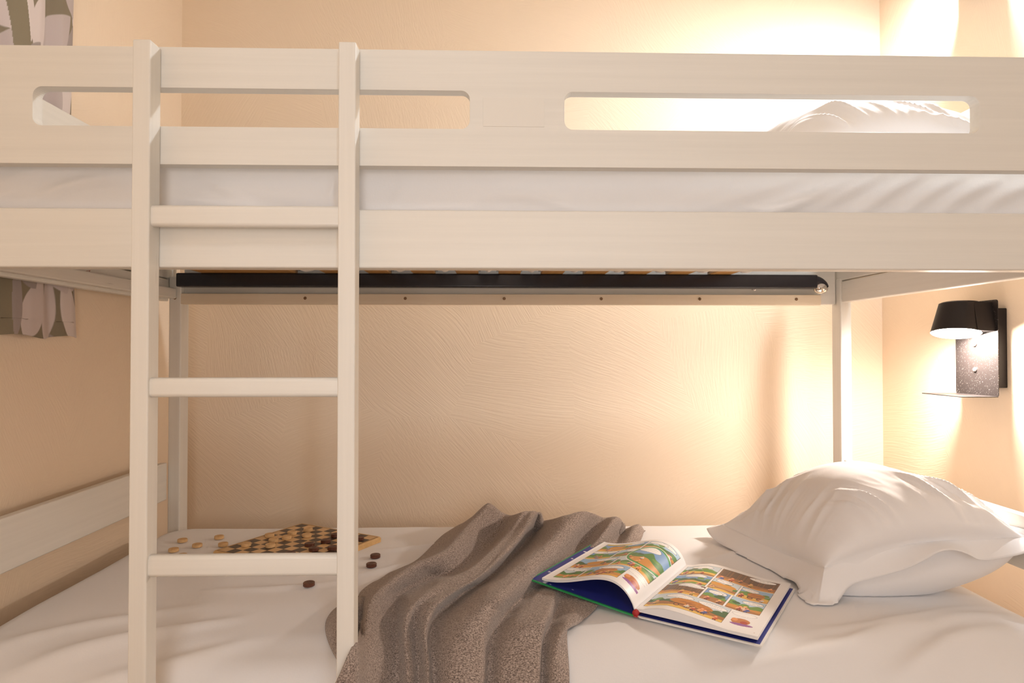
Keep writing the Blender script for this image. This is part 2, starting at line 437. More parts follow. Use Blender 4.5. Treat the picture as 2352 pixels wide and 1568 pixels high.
_nt.links.new(_r.outputs['Color'], _nt.nodes['Principled BSDF'].inputs['Base Color'])
M_steel = plain('steel', (.62, .58, .56), .35, .9)
M_lightp = raw_wood('light_beech', (.62, .38, .17), (.72, .48, .24), 'X', 1.5)
M_darkp = raw_wood('dark_stained_beech', (.075, .024, .012), (.13, .042, .02), 'X', 1.5, .35)
M_boardedge = raw_wood('board_edge_pine', (.60, .36, .14), (.72, .47, .22), 'X', .8)
M_paper = plain('white_paper', (.82, .80, .80), .6)
M_green = plain('green_cover', (.03, .32, .10), .3)
M_blue = plain('navy_endpaper', (.02, .03, .24), .5)
M_red = plain('red_headband', (.45, .03, .03), .6)
M_print = vcol('printed_page', .38, .4)
M_curtain = vcol('printed_curtain', .9, .1, weave=True)
M_glow = emitter('lamp_diffuser_low', LAMP_COL, LAMP_LOW)
M_glow_hi = emitter('lamp_diffuser_high', LAMP_COL_HI, LAMP_HIGH)
M_ceilglow = emitter('ceiling_diffuser', (1, .85, .7, 1), 3.0)
M_white = plain('white_plastic', (.8, .78, .75), .4)

# ------------------------------------------------------------------ the room
XL, XR, YB, YF, ZC = -1.0, 1.263, 2.07, -1.75, 2.30


def struct(name, b, mat, bev=0):
    return tag(box(name, b, mat, None, bev), kind='structure')


struct('floor', (XL - .1, XR + .1, YF - .1, YB + .1, -.08, 0), M_floor)
struct('ceiling', (XL - .1, XR + .1, YF - .1, YB + .1, ZC, ZC + .08), M_ceil)
struct('wall_back', (XL - .1, XR + .1, YB, YB + .1, 0, ZC), M_wall_b)
struct('wall_left', (XL - .1, XL, YF - .1, YB, 0, ZC), M_wall_s)
struct('wall_right', (XR, XR + .1, YF - .1, YB, 0, ZC), M_wall_s)
bm = bmesh.new()
wx0, wx1, wz0, wz1 = .40, .84, .80, 1.90
for b_ in ((XL, wx0, YF - .1, YF, 0, ZC), (wx1, XR, YF - .1, YF, 0, ZC), (wx0, wx1, YF - .1, YF, 0, wz0), (wx0, wx1, YF - .1, YF, wz1, ZC)):
    add_box(bm, *b_)
tag(bm_obj('wall_front', bm, M_wall_b), kind='structure')
bm = bmesh.new()
for b_ in ((wx0, wx0 + .05, YF - .07, YF - .02, wz0, wz1), (wx1 - .05, wx1, YF - .07, YF - .02, wz0, wz1),
           (wx0, wx1, YF - .07, YF - .02, wz0, wz0 + .05), (wx0, wx1, YF - .07, YF - .02, wz1 - .05, wz1)):
    add_box(bm, *b_)
tag(bm_obj('window_1', bm, M_white), kind='structure')
struct('daylight_blocker', (XL, .19, -.66, -.60, 0, ZC), M_wall_b)  # unseen slab added to cut the daylight off the bed's left part
tag(box('fill_panel', (-.36, .12, -.5995, -.545, .60, 1.16), M_white, None, .006), 'wide white panel added for fill light, facing the bunks', 'fill light panel')  # made-up panel behind the camera, backs the added fill light
cl = tag(box('ceiling_light', (-.34, .04, -.44, -.06, 2.262, ZC), M_white), 'square white ceiling light above the bunk room', 'ceiling light')

# ------------------------------------------------------------------ bunk bed
bed = thing('bunk_bed', 'cream painted wooden bunk bed with a slotted guard rail along its upper bunk', 'bunk bed', (.04, 1.4, 0))


def slot_loop(x0, x1, z0, z1, r, n=7):
    pts = []
    for cx, cz, a0 in ((x1 - r, z1 - r, 0), (x0 + r, z1 - r, 90), (x0 + r, z0 + r, 180), (x1 - r, z0 + r, 270)):
        for k in range(n + 1):
            a = math.radians(a0 + 90 * k / n)
            pts.append((cx + r * math.cos(a), cz + r * math.sin(a)))
    return pts


def slotted_board(name, x0, x1, z0, z1, y0, y1, slots, mat, parent):
    bm = bmesh.new()
    edges = []
    loops = [slot_loop(x0, x1, z0, z1, .004, 3)] + [slot_loop(*s) for s in slots]
    for lp in loops:
        vs = [bm.verts.new((x, y0, z)) for x, z in lp]
        edges += [bm.edges.new((vs[i], vs[(i + 1) % len(vs)])) for i in range(len(vs))]
    r = bmesh.ops.triangle_fill(bm, use_beauty=True, edges=edges)
    fs = [g for g in r['geom'] if isinstance(g, bmesh.types.BMFace)]
    rim = [e for e in bm.edges if len(e.link_faces) == 1]
    e = bmesh.ops.extrude_face_region(bm, geom=fs)
    top = [g for g in e['geom'] if isinstance(g, bmesh.types.BMVert)]
    bmesh.ops.translate(bm, vec=(0, y1 - y0, 0), verts=top)
    bmesh.ops.dissolve_limit(bm, angle_limit=.001, verts=bm.verts, edges=bm.edges) if False else None
    o = bm_obj(name, bm, mat, parent)
    md = o.modifiers.new('bevel', 'BEVEL')
    md.width, md.segments, md.limit_method, md.angle_limit = .0014, 2, 'ANGLE', math.radians(60)
    return o


FX0, FX1 = -.965, 1.05
slotted_board('guard_rail', FX0, FX1, 1.222, 1.3945, .95, .9705,
              [(-.6725, -.0377, 1.2776, 1.3345, .013), (.103, .7318, 1.2780, 1.3345, .013)], M_wx, bed)
rail = box('front_rail', (FX0, FX1, .95, .972, 1.071, 1.1575), M_wx, bed, .003)
box('rail_cleat', (FX0 + .05, FX1 - .05, .972, .998, 1.0735, 1.098), M_wx, bed, .003)
back = box('back_rail', (-.888, .998, 1.862, 1.884, 1.0855, 1.245), M_wx, bed, .002)
cleat = box('back_cleat', (-.888, .9445, 1.841, 1.862, 1.0815, 1.1115), M_cleat, bed, .0015)
cleat['label'] = 'bare pine cleat with screws'
for px in SCREWX:
    bm = bmesh.new()
    M = Matrix.Translation((px, 1.8412, 1.0985)) @ Matrix.Rotation(math.pi / 2, 4, 'X')
    lathe(bm, [(.0015, -.004), (.0015, .0002), (.0044, .0014), (.0040, .0022), (.0012, .0008)], 16, M)
    bm_obj('screw', bm, M_screw, cleat, True)
bm = bmesh.new()
lathe(bm, [(.0025, -.004), (.0025, .010), (.0052, .011), (.0048, .013), (.0010, .0115)], 16, Matrix.Translation((.752, 1.860, 1.1285)) @ Matrix.Rotation(math.pi / 2, 4, 'X'))
bm_obj('screw', bm, M_steel, back, True)
PXL, PXR = (-.920, -.886), (1.000, 1.033)
for (a, b_) in (PXL, PXR):
    box('post', (a, b_, 1.840, 1.889, 0, 1.16), M_wz, bed, .004, 3)
for (a, b_) in ((FX0, FX0 + .045), (FX1 - .045, FX1)):
    box('post', (a, b_, .972, 1.02, 0, 1.39), M_wz, bed, .004, 3)
# lower end boards, upper end rails and upper end boards
for (a, b_, nm) in ((-.940, -.920, 'footboard'), (1.005, 1.026, 'headboard')):
    box(nm, (a, b_, 1.02, 1.8375, .5325, .6360), M_wy, bed, .003, 3)
for (a, b_) in ((-.940, -.919), (1.003, 1.026)):
    box('upper_end_rail', (a, b_, 1.02, 1.8375, 1.089, 1.150), M_wy, bed, .003, 3)
box('end_rail_ledge', (-.919, -.897, 1.03, 1.8375, 1.096, 1.125), M_wy, bed, .004, 3)
for (a, b_) in ((-.940, -.921), (1.003, 1.026)):
    box('upper_end_board', (a, b_, 1.02, 1.8875, 1.1535, 1.4625), M_wy, bed, .003, 3)
for (a, b_) in ((-.940, -.921), (1.003, 1.026)):
    box('end_support', (a, b_, 1.8377, 1.886, 1.1002, 1.1533), M_wz, bed, .002)
# lower bunk frame, below the picture
box('lower_front_rail', (FX0, FX1, .950, .972, .20, .30), M_wx, bed, .003)
box('lower_base_board', (-.915, 1.0, .975, 1.838, .26, .30), M_wx, bed, .002)

# ------------------------------------------------------------------ ladder
mark = box('sticker_residue', (-.0180, .0728, .9494, .9500, 1.2816, 1.3250), plain('sticker_residue', (.76, .73, .675), .55), bed, .0002)
mark['label'] = 'faint rectangle left by a removed sticker'
bm = bmesh.new()
tri = TRI
for i in range(3):
    p, q = Vector(tri[i]), Vector(tri[(i + 1) % 3])
    d = (q - p).normalized(); nn_ = Vector((0, -d.z, d.y)) * .0005
    lo_ = [bm.verts.new(c) for c in (p - nn_, q - nn_, q + nn_, p + nn_)]
    hi_ = [bm.verts.new(v.co + Vector((.0004, 0, 0))) for v in lo_]
    bm.faces.new(hi_)
    for k in range(4):
        bm.faces.new((lo_[k], lo_[(k + 1) % 4], hi_[(k + 1) % 4], hi_[k]))
bm_obj('pencil_triangle', bm, plain('red_pencil', (.42, .12, .07), .7), bed)['label'] = 'small red triangle drawn on the end rail'
lad = thing('ladder', 'cream wooden ladder with three rungs fixed upright to the front of the bunks', 'ladder', (-.355, .93, 0))
st = []
for a, b_ in ((-.5132, -.4880), (-.2236, -.1990)):
    st.append(box('stile', (a, b_, .9195, .9490, 0, 1.391), M_wz, lad, .0022, 3))
for z0, z1 in ((1.1262, 1.1572), (.8838, .9118), (.6302, .6612)):
    bm = bmesh.new()
    add_box(bm, -.4885, -.2230, .9235, .9385, z0, z1)
    es = [e for e in bm.edges if abs(e.verts[0].co.x - e.verts[1].co.x) > .1]
    bmesh.ops.bevel(bm, geom=es, offset=.006, segments=4, profile=.5, affect='EDGES')
    o = bm_obj('rung', bm, M_wx, lad, True)
    o.modifiers.new('w', 'WEIGHTED_NORMAL').keep_sharp = True

# ------------------------------------------------------------------ slatted base
base = thing('slatted_bed_base', 'dark metal bed base with beech slats under the upper mattress', 'bed base', (.02, 1.4, 1.12))
bm = bmesh.new()
# back bar whose right end turns down in a rounded hook
prof = []
for k in range(17):
    pass
add_box(bm, -.882, .9150, 1.800, 1.832, 1.1265, 1.1650, .004, 3)
bm_obj('back_bar', bm, M_bar, base, True).modifiers.new('w', 'WEIGHTED_NORMAL')
ctr = [(.905, 1.816, 1.1485), (.922, 1.816, 1.1455), (.934, 1.815, 1.138), (.940, 1.814, 1.128)]
ctr = catmull(ctr, 6)
vs, nr = [], 20
for i, c in enumerate(ctr):
    t = i / (len(ctr) - 1)
    d = ctr[min(i + 1, len(ctr) - 1)] - ctr[max(i - 1, 0)]
    d /= np.linalg.norm(d)
    side = np.array([0, 1, 0.]); up = np.cross(side, -d)
    ry, rz = .0158, .0178 * (1 - .35 * t)
    for k in range(nr):
        a = 2 * math.pi * k / nr
        vs.append(c + side * ry * math.cos(a) + up * rz * math.sin(a))
fs = [(i * nr + k, (i + 1) * nr + k, (i + 1) * nr + (k + 1) % nr, i * nr + (k + 1) % nr) for i in range(len(ctr) - 1) for k in range(nr)]
fs += [tuple(range(nr)), tuple(range((len(ctr) - 1) * nr, len(ctr) * nr))[::-1]]
mesh_obj('bar_end', vs, fs, M_bar, base, True)
bm = bmesh.new()
bmesh.ops.create_uvsphere(bm, u_segments=24, v_segments=14, radius=1, matrix=Matrix.Translation((.928, 1.812, 1.1285)) @ Matrix.Diagonal((.021, .016, .0168, 1)))
o = bm_obj('foot_cap', bm, M_chrome, base, True)
o['label'] = 'chrome cap reflecting the bed frame'
box('front_bar', (-.882, .93, 1.03, 1.062, 1.1265, 1.1650), M_bar, base, .004)
SL = [(-.815, -.555)] + [(x - .031, x + .031) for x in SLATX]
for a, b_ in SL:
    s_ = box('slat', (a, b_, 1.032, 1.826, 1.1652, 1.1752), M_slat, base, .002)
    box('slat_holder', (a - .006, b_ + .006, 1.799, 1.8302, 1.1755, 1.1795), M_holder, s_, .001)

# ------------------------------------------------------------------ mattresses under their fitted sheets
def rounded_mattress(name, x0, x1, y0, y1, z0, z1, rf, rzf, wr, seed, label, nx=260, ny=120, corner=.09):
    gx = np.linspace(0, 1, nx)
    gy = np.linspace(0, 1, ny)
    gx = .5 - .5 * np.cos(np.pi * gx) * (.55 + .45 * np.abs(np.cos(np.pi * gx)))       # denser at the edges
    gy = gy ** 1.35
    X, Y = np.meshgrid(x0 + gx * (x1 - x0), y0 + gy * (y1 - y0), indexing='ij')
    # pull grid corners onto the rounded outline
    for cx, cy, sx, sy, r in ((x0, y1, 1, -1, corner), (x1, y1, -1, -1, .05), (x0, y0, 1, 1, .04), (x1, y0, -1, 1, .04)):
        ox, oy = cx + sx * r, cy + sy * r
        dx, dy = (X - ox) * -sx, (Y - oy) * -sy
        m = (dx > 0) & (dy > 0)
        d = np.hypot(dx, dy)
        k = np.where(m & (d > 1e-9), np.maximum(dx, dy) / np.maximum(d, 1e-9), 1.0)
        X = np.where(m, ox + (X - ox) * k, X)
        Y = np.where(m, oy + (Y - oy) * k, Y)
    re = .045

    def dist():
        d = np.minimum(X - x0, x1 - X)
        d = np.minimum(d, y1 - Y)
        for cx, cy, sx, sy, r in ((x0, y1, 1, -1, corner), (x1, y1, -1, -1, .05)):
            ox, oy = cx + sx * r, cy + sy * r
            dx, dy = (X - ox) * -sx, (Y - oy) * -sy
            d = np.where((dx > 0) & (dy > 0), r - np.hypot(dx, dy), d)
        return d
    e = np.clip(1 - dist() / re, 0, 1)
    drop = re * (1 - np.sqrt(np.clip(1 - e * e, 0, 1)))
    ef = np.clip(1 - (Y - y0) / rf, 0, 1)
    dropf = rzf * (1 - np.sqrt(np.clip(1 - ef * ef, 0, 1)))
    Z = z1 - np.maximum(drop, dropf) + wr(X, Y)
    V = np.stack([X, Y, Z], -1).reshape(-1, 3)
    F_ = grid_faces(nx, ny)
    loop = [i * ny for i in range(nx)] + [(nx - 1) * ny + j for j in range(1, ny)] + [i * ny + ny - 1 for i in range(nx - 2, -1, -1)] + [j for j in range(ny - 2, 0, -1)]
    n0, L_ = len(V), len(loop)
    rows = 9
    c = np.array([(x0 + x1) / 2, (y0 + y1) / 2, 0])
    extra = []
    for k in range(1, rows + 1):
        t = k / rows
        P = V[loop].copy()
        P[:, 2] = P[:, 2] * (1 - t) + z0 * t
        amp = .004 * math.sin(math.pi * t)
        P[:, 1] -= amp * noise2(P[:, 0] * 9 + P[:, 2] * 14, P[:, 2] * 10, seed) * (np.abs(P[:, 1] - y0) < .01)
        extra.append(P)
    V = np.concatenate([V] + extra)
    prev = loop
    for k in range(rows):
        cur = [n0 + k * L_ + i for i in range(L_)]
        F_ += [(prev[i], prev[(i + 1) % L_], cur[(i + 1) % L_], cur[i]) for i in range(L_)]
        prev = cur
    F_.append(tuple(prev))
    bm = bmesh.new()
    me = bpy.data.meshes.new(name)
    me.from_pydata(V.tolist(), [], F_)
    bm.from_mesh(me)
    bpy.data.meshes.remove(me)
    return tag(bm_obj(name, bm, M_sheet, None, True), label, 'mattress')


def ridge(t):
    return np.exp(-t * t)


def wr_low(X, Y):
    w = .0016 * noise2(X * 5, Y * 7, 3) + .0007 * noise2(X * 16 + 3 * Y, Y * 12, 5)
    # pulls running in from the near left corner
    for (ax, ay, bx, by, wd, am) in CREASES:
        dx, dy = bx - ax, by - ay
        L2 = dx * dx + dy * dy
        t = ((X - ax) * dx + (Y - ay) * dy) / L2
        n_ = ((X - ax) * dy - (Y - ay) * dx) / math.sqrt(L2)
        n_ = n_ + .012 * np.sin(t * 5 + ax * 7)
        w = w + 2.4 * am * ridge(n_ / wd) * np.clip(np.sin(np.pi * np.clip(t, 0, 1)), 0, 1)
    return w


CREASES = [(-.80, 1.02, -.45, 1.22, .018, .005), (-.88, 1.06, -.55, 1.28, .02, .004), (-.70, 1.0, -.40, 1.12, .016, .005),
           (-.60, 1.33, -.30, 1.38, .012, .0025), (-.33, 1.42, -.12, 1.50, .012, .003), (-.32, 1.60, -.05, 1.63, .012, .003),
           (.42, 1.03, .78, 1.14, .022, .007), (.55, 1.0, .92, 1.12, .022, .007), (.30, 1.02, .60, 1.09, .02, .005), (.70, 1.13, .98, 1.17, .02, .004),
           (.72, 1.30, .97, 1.27, .014, .002), (.45, 1.50, .65, 1.58, .012, .002), (.52, 1.12, .98, 1.21, .015, .003)]
mat_low = rounded_mattress('mattress', -.913, 1.0045, 1.0, 1.8385, .302, .46, .14, .12, wr_low, 2, 'white sheeted lower mattress under the draughts board, blanket and comic book')

# upper mattress: a slab with a creased front face and bulges between the slats underneath
nx, nz = 420, 26
ux = np.linspace(-.895, .985, nx)
V, Fc = [], []
zz = np.linspace(1.128, 1.285, nz)
Xg, Zg = np.meshgrid(ux, zz, indexing='ij')
yo = .0018 * noise2(Xg * 7, Zg * 12, 9)
for (ax, az, bx, bz, wd, am) in UPCREASE:
    dx, dz = bx - ax, bz - az
    L2 = dx * dx + dz * dz
    t = ((Xg - ax) * dx + (Zg - az) * dz) / L2
    n_ = ((Xg - ax) * dz - (Zg - az) * dx) / math.sqrt(L2) + .006 * np.sin(np.clip(t, 0, 1) * 3.14 + ax * 9)
    yo = yo + 1.5 * am * ridge(n_ / wd) * np.clip(np.sin(np.pi * np.clip(t, 0, 1)), 0, 1) ** .7
ed = np.clip((Zg - 1.262) / .023, 0, 1)
Yg = 1.003 - yo + .02 * (1 - np.sqrt(1 - ed ** 2 * .98))
front = np.stack([Xg, Yg, Zg], -1)
# top row continues over to the back edge; underside row bulges
ny = 24
tops = []
for k in range(1, ny + 1):
    t = k / ny
    P = front[:, -1].copy()
    P[:, 1] = P[:, 1] * (1 - t) + 1.83 * t
    P[:, 2] = 1.285 + .002 * noise2(P[:, 0] * 6, P[:, 1] * 6, 4)
    tops.append(P)
bots = []
for k in range(1, 2):
    P = tops[-1].copy(); P[:, 2] = 1.1805
    bots.append(P)
for k in range(1, ny + 1):
    t = k / ny
    P = front[:, 0].copy()
    P[:, 1] = 1.83 * (1 - t) + 1.024 * t
    sag = np.zeros(nx)
    cs = sorted(SLATX)
    for a, b_ in zip([-.555 - .031] + cs, cs + [cs[-1] + .115]):
        g = (P[:, 0] - (a + b_) / 2) / ((b_ - a) / 2 - .036)
        sag = np.maximum(sag, np.where(np.abs(g) < 1, (1 + np.cos(np.pi * g)) / 2, 0))
    P[:, 2] = 1.1805 - .0165 * sag * min(1, 8 * t + .35) * (t < .93)
    bots.append(P)
low = front[:, 0].copy(); low[:, 1] = 1.022
rows = [front[:, j] for j in range(nz)] + tops + bots + [low]
G = np.stack(rows, 1)
nv = G.shape[1]
V = G.reshape(-1, 3)
Fc = grid_faces(nx, nv)
Fc += [(i * nv + nv - 1, (i + 1) * nv + nv - 1, (i + 1) * nv, i * nv) for i in range(nx - 1)]
Fc += [tuple(range(nv)), tuple((nx - 1) * nv + j for j in range(nv - 1, -1, -1))]
o = mesh_obj('mattress', V, Fc, M_sheet, None, True)
tag(o, 'white sheeted upper mattress showing between the guard rail and the front rail', 'mattress')

# ------------------------------------------------------------------ pillows
def pillow(name, F_, R_, L_, B_, bulge_top, bulge_bot, floor_z, lean, label, dz=0.0, ztop=1.0, seed=1, group=None):
    n = 150
    s = np.linspace(-1, 1, n)
    s = np.sign(s) * (1 - (1 - np.abs(s)) ** 1.25)
    Sg, Tg = np.meshgrid(s, s, indexing='ij')
    F_, R_, L_, B_ = map(lambda v: np.array(v, float), (F_, R_, L_, B_))
    w = lambda a: a[..., None]
    base_ = w((1 - Sg) * (1 - Tg) / 4) * F_ + w((1 + Sg) * (1 - Tg) / 4) * R_ + w((1 - Sg) * (1 + Tg) / 4) * L_ + w((1 + Sg) * (1 + Tg) / 4) * B_
    cen = (F_ + R_ + L_ + B_) / 4
    # edges pull in between the corners
    pin = .10
    base_ += w(pin * (1 - Sg ** 2) * np.abs(Tg) ** 3 * np.sign(-Tg)) * (L_ - F_) / 2 + w(pin * (1 - Tg ** 2) * np.abs(Sg) ** 3 * np.sign(-Sg)) * (R_ - F_) / 2
    base_[..., 2] += .012 * (1 - Sg ** 2) * np.clip(-Tg, 0, 1) ** 2 - .016 * (1 - Tg ** 2) * np.clip(-Sg, 0, 1) ** 2
    a, b_ = 1 - np.abs(Sg) ** 2.3, 1 - np.abs(Tg) ** 2.3
    puff = a ** .78 * b_ ** np.where(Tg < 0, .50, .6)
    es, et = 1 - np.abs(Sg), 1 - np.abs(Tg)

    def rdg(x, y, sd):                                     # sharp-crested folds
        return .62 - 1.5 * np.abs(noise2(x, y, sd)) ** .8
    wr = np.zeros_like(Sg)
    fs_, ft_ = np.clip((Sg + .85) / .5, 0, 1), np.clip((Tg + .85) / .5, 0, 1)
    wr += .0150 * fs_ * rdg(Sg * 4.6 + 2.4 * (Tg + 1) + 7, Tg * .8 + 3, seed) * np.exp(-((et - .40) / .24) ** 2) * (Tg < 0)
    wr += .0085 * fs_ * rdg(Sg * 9.5 + 3.4 * (Tg + 1) + 2, Tg * 1.3, seed + 2) * np.exp(-((et - .30) / .22) ** 2)
    wr += .0085 * ft_ * rdg(Tg * 5.5 - 2.0 * Sg + 3, Sg * .8, seed + 1) * np.exp(-((es - .32) / .24) ** 2) * (Sg < 0)
    wr += .0045 * ft_ * rdg(Tg * 12 - 3 * Sg, Sg * 1.6, seed + 5) * np.exp(-((es - .22) / .2) ** 2)
    for cs, ct in ((1, -1), (-1, -1), (-1, 1)):            # rays out of the corners
        rr = np.hypot(Sg - cs, Tg - ct)
        ang = np.arctan2(Tg - ct, Sg - cs)
        wr += (.0 if cs + ct < -1 else .0105) * rdg(ang * 4.6 + cs, rr * .7 + ct, seed + 3) * np.exp(-((rr - .55) / .34) ** 2)
    wr += .0050 * noise2(Sg * 2.6 + Tg, Tg * 3.2, seed + 7) * puff
    outv = w(np.sign(Sg) * np.abs(Sg) ** 2) * (R_ - F_) / np.linalg.norm(R_ - F_) + w(np.sign(Tg) * np.abs(Tg) ** 2) * (L_ - F_) / np.linalg.norm(L_ - F_)
    base_ += outv * w(.022 * 4 * puff * (1 - puff) * np.clip(.55 - Tg, 0, 1))
    up = np.array([lean[0], lean[1], 1.0]); up /= np.linalg.norm(up)
    edge0 = np.minimum(es, et)
    fade = np.clip(edge0 / .06, 0, 1)
    top = base_ + w(bulge_top * puff + wr * fade) * up
    bot = base_ - w(bulge_bot * (a * b_) ** .40) * np.array([0, 0, 1.0])
    bot[..., 2] = np.maximum(bot[..., 2], floor_z + .0015)
    top[..., 2] = np.maximum(top[..., 2], floor_z + .004)
    top[..., 0] = np.minimum(top[..., 0], 1.000); bot[..., 0] = np.minimum(bot[..., 0], 1.000)
    lowest = min(bot[..., 2].min(), floor_z)
    def fin(P):
        P = P.copy()
        P[..., 2] = floor_z + (P[..., 2] - floor_z) * ztop + dz
        return P.reshape(-1, 3)
    nn = n * n
    loop = [(i, 0) for i in range(n)] + [(n - 1, j) for j in range(1, n)] + [(i, n - 1) for i in range(n - 2, -1, -1)] + [(0, j) for j in range(n - 2, 0, -1)]
    Vt, Vb = fin(top), fin(bot)
    V = np.concatenate([Vt, Vb])
    faces = grid_faces(n, n) + [tuple(reversed(f)) for f in grid_faces(n, n, nn)]
    lp = [i * n + j for i, j in loop]
    m = len(lp)
    faces += [(lp[k], lp[(k + 1) % m], nn + lp[(k + 1) % m], nn + lp[k]) for k in range(m)]
    bm = bmesh.new()
    me = bpy.data.meshes.new('tmp'); me.from_pydata(V.tolist(), [], faces); bm.from_mesh(me); bpy.data.meshes.remove(me)
    bmesh.ops.remove_doubles(bm, verts=bm.verts, dist=.0004)
    o = bm_obj(name, bm, M_case, None, True)
    tag(o, label, 'pillow', group)
    # loose flange round the seam
    rim = (Vt[lp] + Vb[lp]) / 2
    cz = fin(cen[None, None])[0]
    st_ = np.array([(s[i], s[j]) for i, j in loop])
    per = np.linspace(0, 2 * math.pi, m, endpoint=False)
    out = rim - cz
    sx, tx = (R_ - F_) / np.linalg.norm(R_ - F_), (L_ - F_) / np.linalg.norm(L_ - F_)
    ww = np.abs(st_) ** 14
    dirs = np.sign(st_[:, :1]) * ww[:, :1] * sx + np.sign(st_[:, 1:]) * ww[:, 1:] * tx
    kern = np.ones(9) / 9
    dirs = np.stack([np.convolve(np.concatenate([dirs[-4:, k], dirs[:, k], dirs[:4, k]]), kern, 'valid') for k in range(3)], 1)
    dirs /= np.maximum(np.linalg.norm(dirs, axis=1, keepdims=True), .6)
    W = .046
    K = 9
    arc = np.concatenate([[0], np.cumsum(np.linalg.norm(np.diff(rim, axis=0), axis=1))])
    q_ = np.concatenate([np.linspace(0, 1, n), 1 + np.arange(1, n) / (n - 1), 2 + np.arange(1, n) / (n - 1), 3 + np.arange(1, n - 1) / (n - 1)])
    down = np.radians(np.interp(q_, [0, .06, .22, .40, .54, .62, .72, .82, .93, 1, 1.5, 2, 2.5, 3, 3.3, 3.6, 3.85, 4], [58, 60, 74, 52, 4, 8, 52, 40, 12, -8, 30, 40, 30, 18, 40, 48, 54, 58]))
    down = down + .16 * noise2(arc * 17, arc * 0 + seed, seed)
    down = np.convolve(np.concatenate([down[-6:], down, down[:6]]), np.ones(13) / 13, 'valid')
    rows_ = []
    prev_ = rim - dirs * W * .05
    step_ = (W * 1.05 / (K - 1) * (1 + .75 * np.exp(-(np.minimum(q_, 4 - q_) / .10) ** 2)))
    for k in range(K):
        t = k / (K - 1)
        if k:
            an_ = down + .35 * (t - .5) * np.sin(arc * 34 + seed)
            prev_ = prev_ + dirs * (step_ * np.cos(an_))[:, None] - np.array([0, 0, 1.])[None] * (step_ * np.sin(an_))[:, None]
        P = prev_.copy()
        low_ = P[:, 2] < floor_z + dz + .003 + .0012 * t
        P[low_, 2] = floor_z + dz + .003 + .0012 * t
        P[low_] += dirs[low_] * (step_[low_] * .55)[:, None]
        P[:, 0] = np.minimum(P[:, 0], 1.0005)
        prev_ = P
        rows_.append(P)
    G = np.stack(rows_, 1)
    fl = mesh_obj('flange', G.reshape(-1, 3), grid_faces(m, K, 0, True), M_case, o, True)
    md = fl.modifiers.new('thick', 'SOLIDIFY'); md.thickness, md.offset = .0012, 0
    return o


pillow('pillow', *PIL, .136, .150, .4615, (-.10, -.12), 'white flanged pillow on the lower bunk propped against the headboard beside the comic book', seed=1, group=None)
pillow('pillow', *PIL2, .150, .12, .4615, (-.06, -.10), 'white pillow on the upper bunk seen through the right slot of the guard rail', dz=.8255, seed=6)

# ------------------------------------------------------------------ blanket
B = np.array(BLANKET)                   # fold lines from the left edge to the right edge, each from the wall end to the hanging end
B = catmull(B, 9)                       # across the folds
B = catmull(B.transpose(1, 0, 2), 12).transpose(1, 0, 2)
nu, nv = B.shape[:2]
for _ in range(0):
    Bs = B.copy()
    Bs[1:-1] = (B[:-2] + 2 * B[1:-1] + B[2:]) / 4
    B = Bs
uu, vv = np.meshgrid(np.arange(nu), np.arange(nv), indexing='ij')
B[..., 2] += .0022 * noise2(uu * .12, vv * .11, 12) + .0012 * noise2(uu * .4, vv * .3, 13)
B[..., 1] += .0015 * noise2(uu * .3, vv * .3, 14)
zmin = np.where(B[..., 1] > 1.14, .4625, -9)
B[..., 2] = np.maximum(B[..., 2], zmin)
V = B.reshape(-1, 3)
Fb = grid_faces(nu, nv)
# the rolled lobe that pushes out to the left behind the ladder stile
LB = np.array(LOBE)
LB = catmull(LB, 8)
LB = catmull(LB.transpose(1, 0, 2), 10).transpose(1, 0, 2)
Fb += grid_faces(LB.shape[0], LB.shape[1], len(V))
V = np.concatenate([V, LB.reshape(-1, 3)])
o = mesh_obj('blanket', V, Fb, M_wool, None, True)
md = o.modifiers.new('thick', 'SOLIDIFY'); md.thickness, md.offset = .0035, 1
tag(o, 'crumpled grey-brown wool blanket draped over the front of the lower mattress', 'blanket')

# ------------------------------------------------------------------ draughts board and pieces
ba = math.radians(-29.5)
bx, by, bz = -.4815, 1.6125, .4612
bd = thing('draughts_board', 'checkered wooden draughts board lying on the lower mattress behind the ladder', 'board game', (bx, by, bz))
RB = Matrix.Translation((bx, by, bz)) @ Matrix.Rotation(ba, 4, 'Z')
bm = bmesh.new()
hs, th = .1412, .0125
lp = slot_loop(-hs, hs, -hs, hs, .007, 4)
lo = [bm.verts.new(RB @ Vector((x, y, 0))) for x, y in lp]
mid = [bm.verts.new(RB @ Vector((x, y, th - .003))) for x, y in lp]
lp2 = slot_loop(-hs + .003, hs - .003, -hs + .003, hs - .003, .005, 4)
tp = [bm.verts.new(RB @ Vector((x, y, th))) for x, y in lp2]
for a, b_ in ((lo, mid), (mid, tp)):
    for k in range(len(a)):
        bm.faces.new((a[k], a[(k + 1) % len(a)], b_[(k + 1) % len(a)], b_[k]))
bm.faces.new(lo[::-1]); bm.faces.new(tp)
bm_obj('board_slab', bm, M_boardedge, bd)
M_sq_l = raw_wood('inlay_light', (.66, .42, .19), (.74, .50, .25), 'X', .9, .4)
M_sq_d = raw_wood('inlay_dark', (.050, .030, .020), (.085, .052, .034), 'X', .9, .4)
V, Fq, mi = [], [], []
q = .1310 / 5
for i in range(10):
    for j in range(10):
        k = len(V)
        for dx, dy in ((0, 0), (1, 0), (1, 1), (0, 1)):
            V.append(RB @ Vector((-.131 + (i + dx) * q, -.131 + (j + dy) * q, th + .0003)))
        Fq.append((k, k + 1, k + 2, k + 3)); mi.append((i + j) % 2)
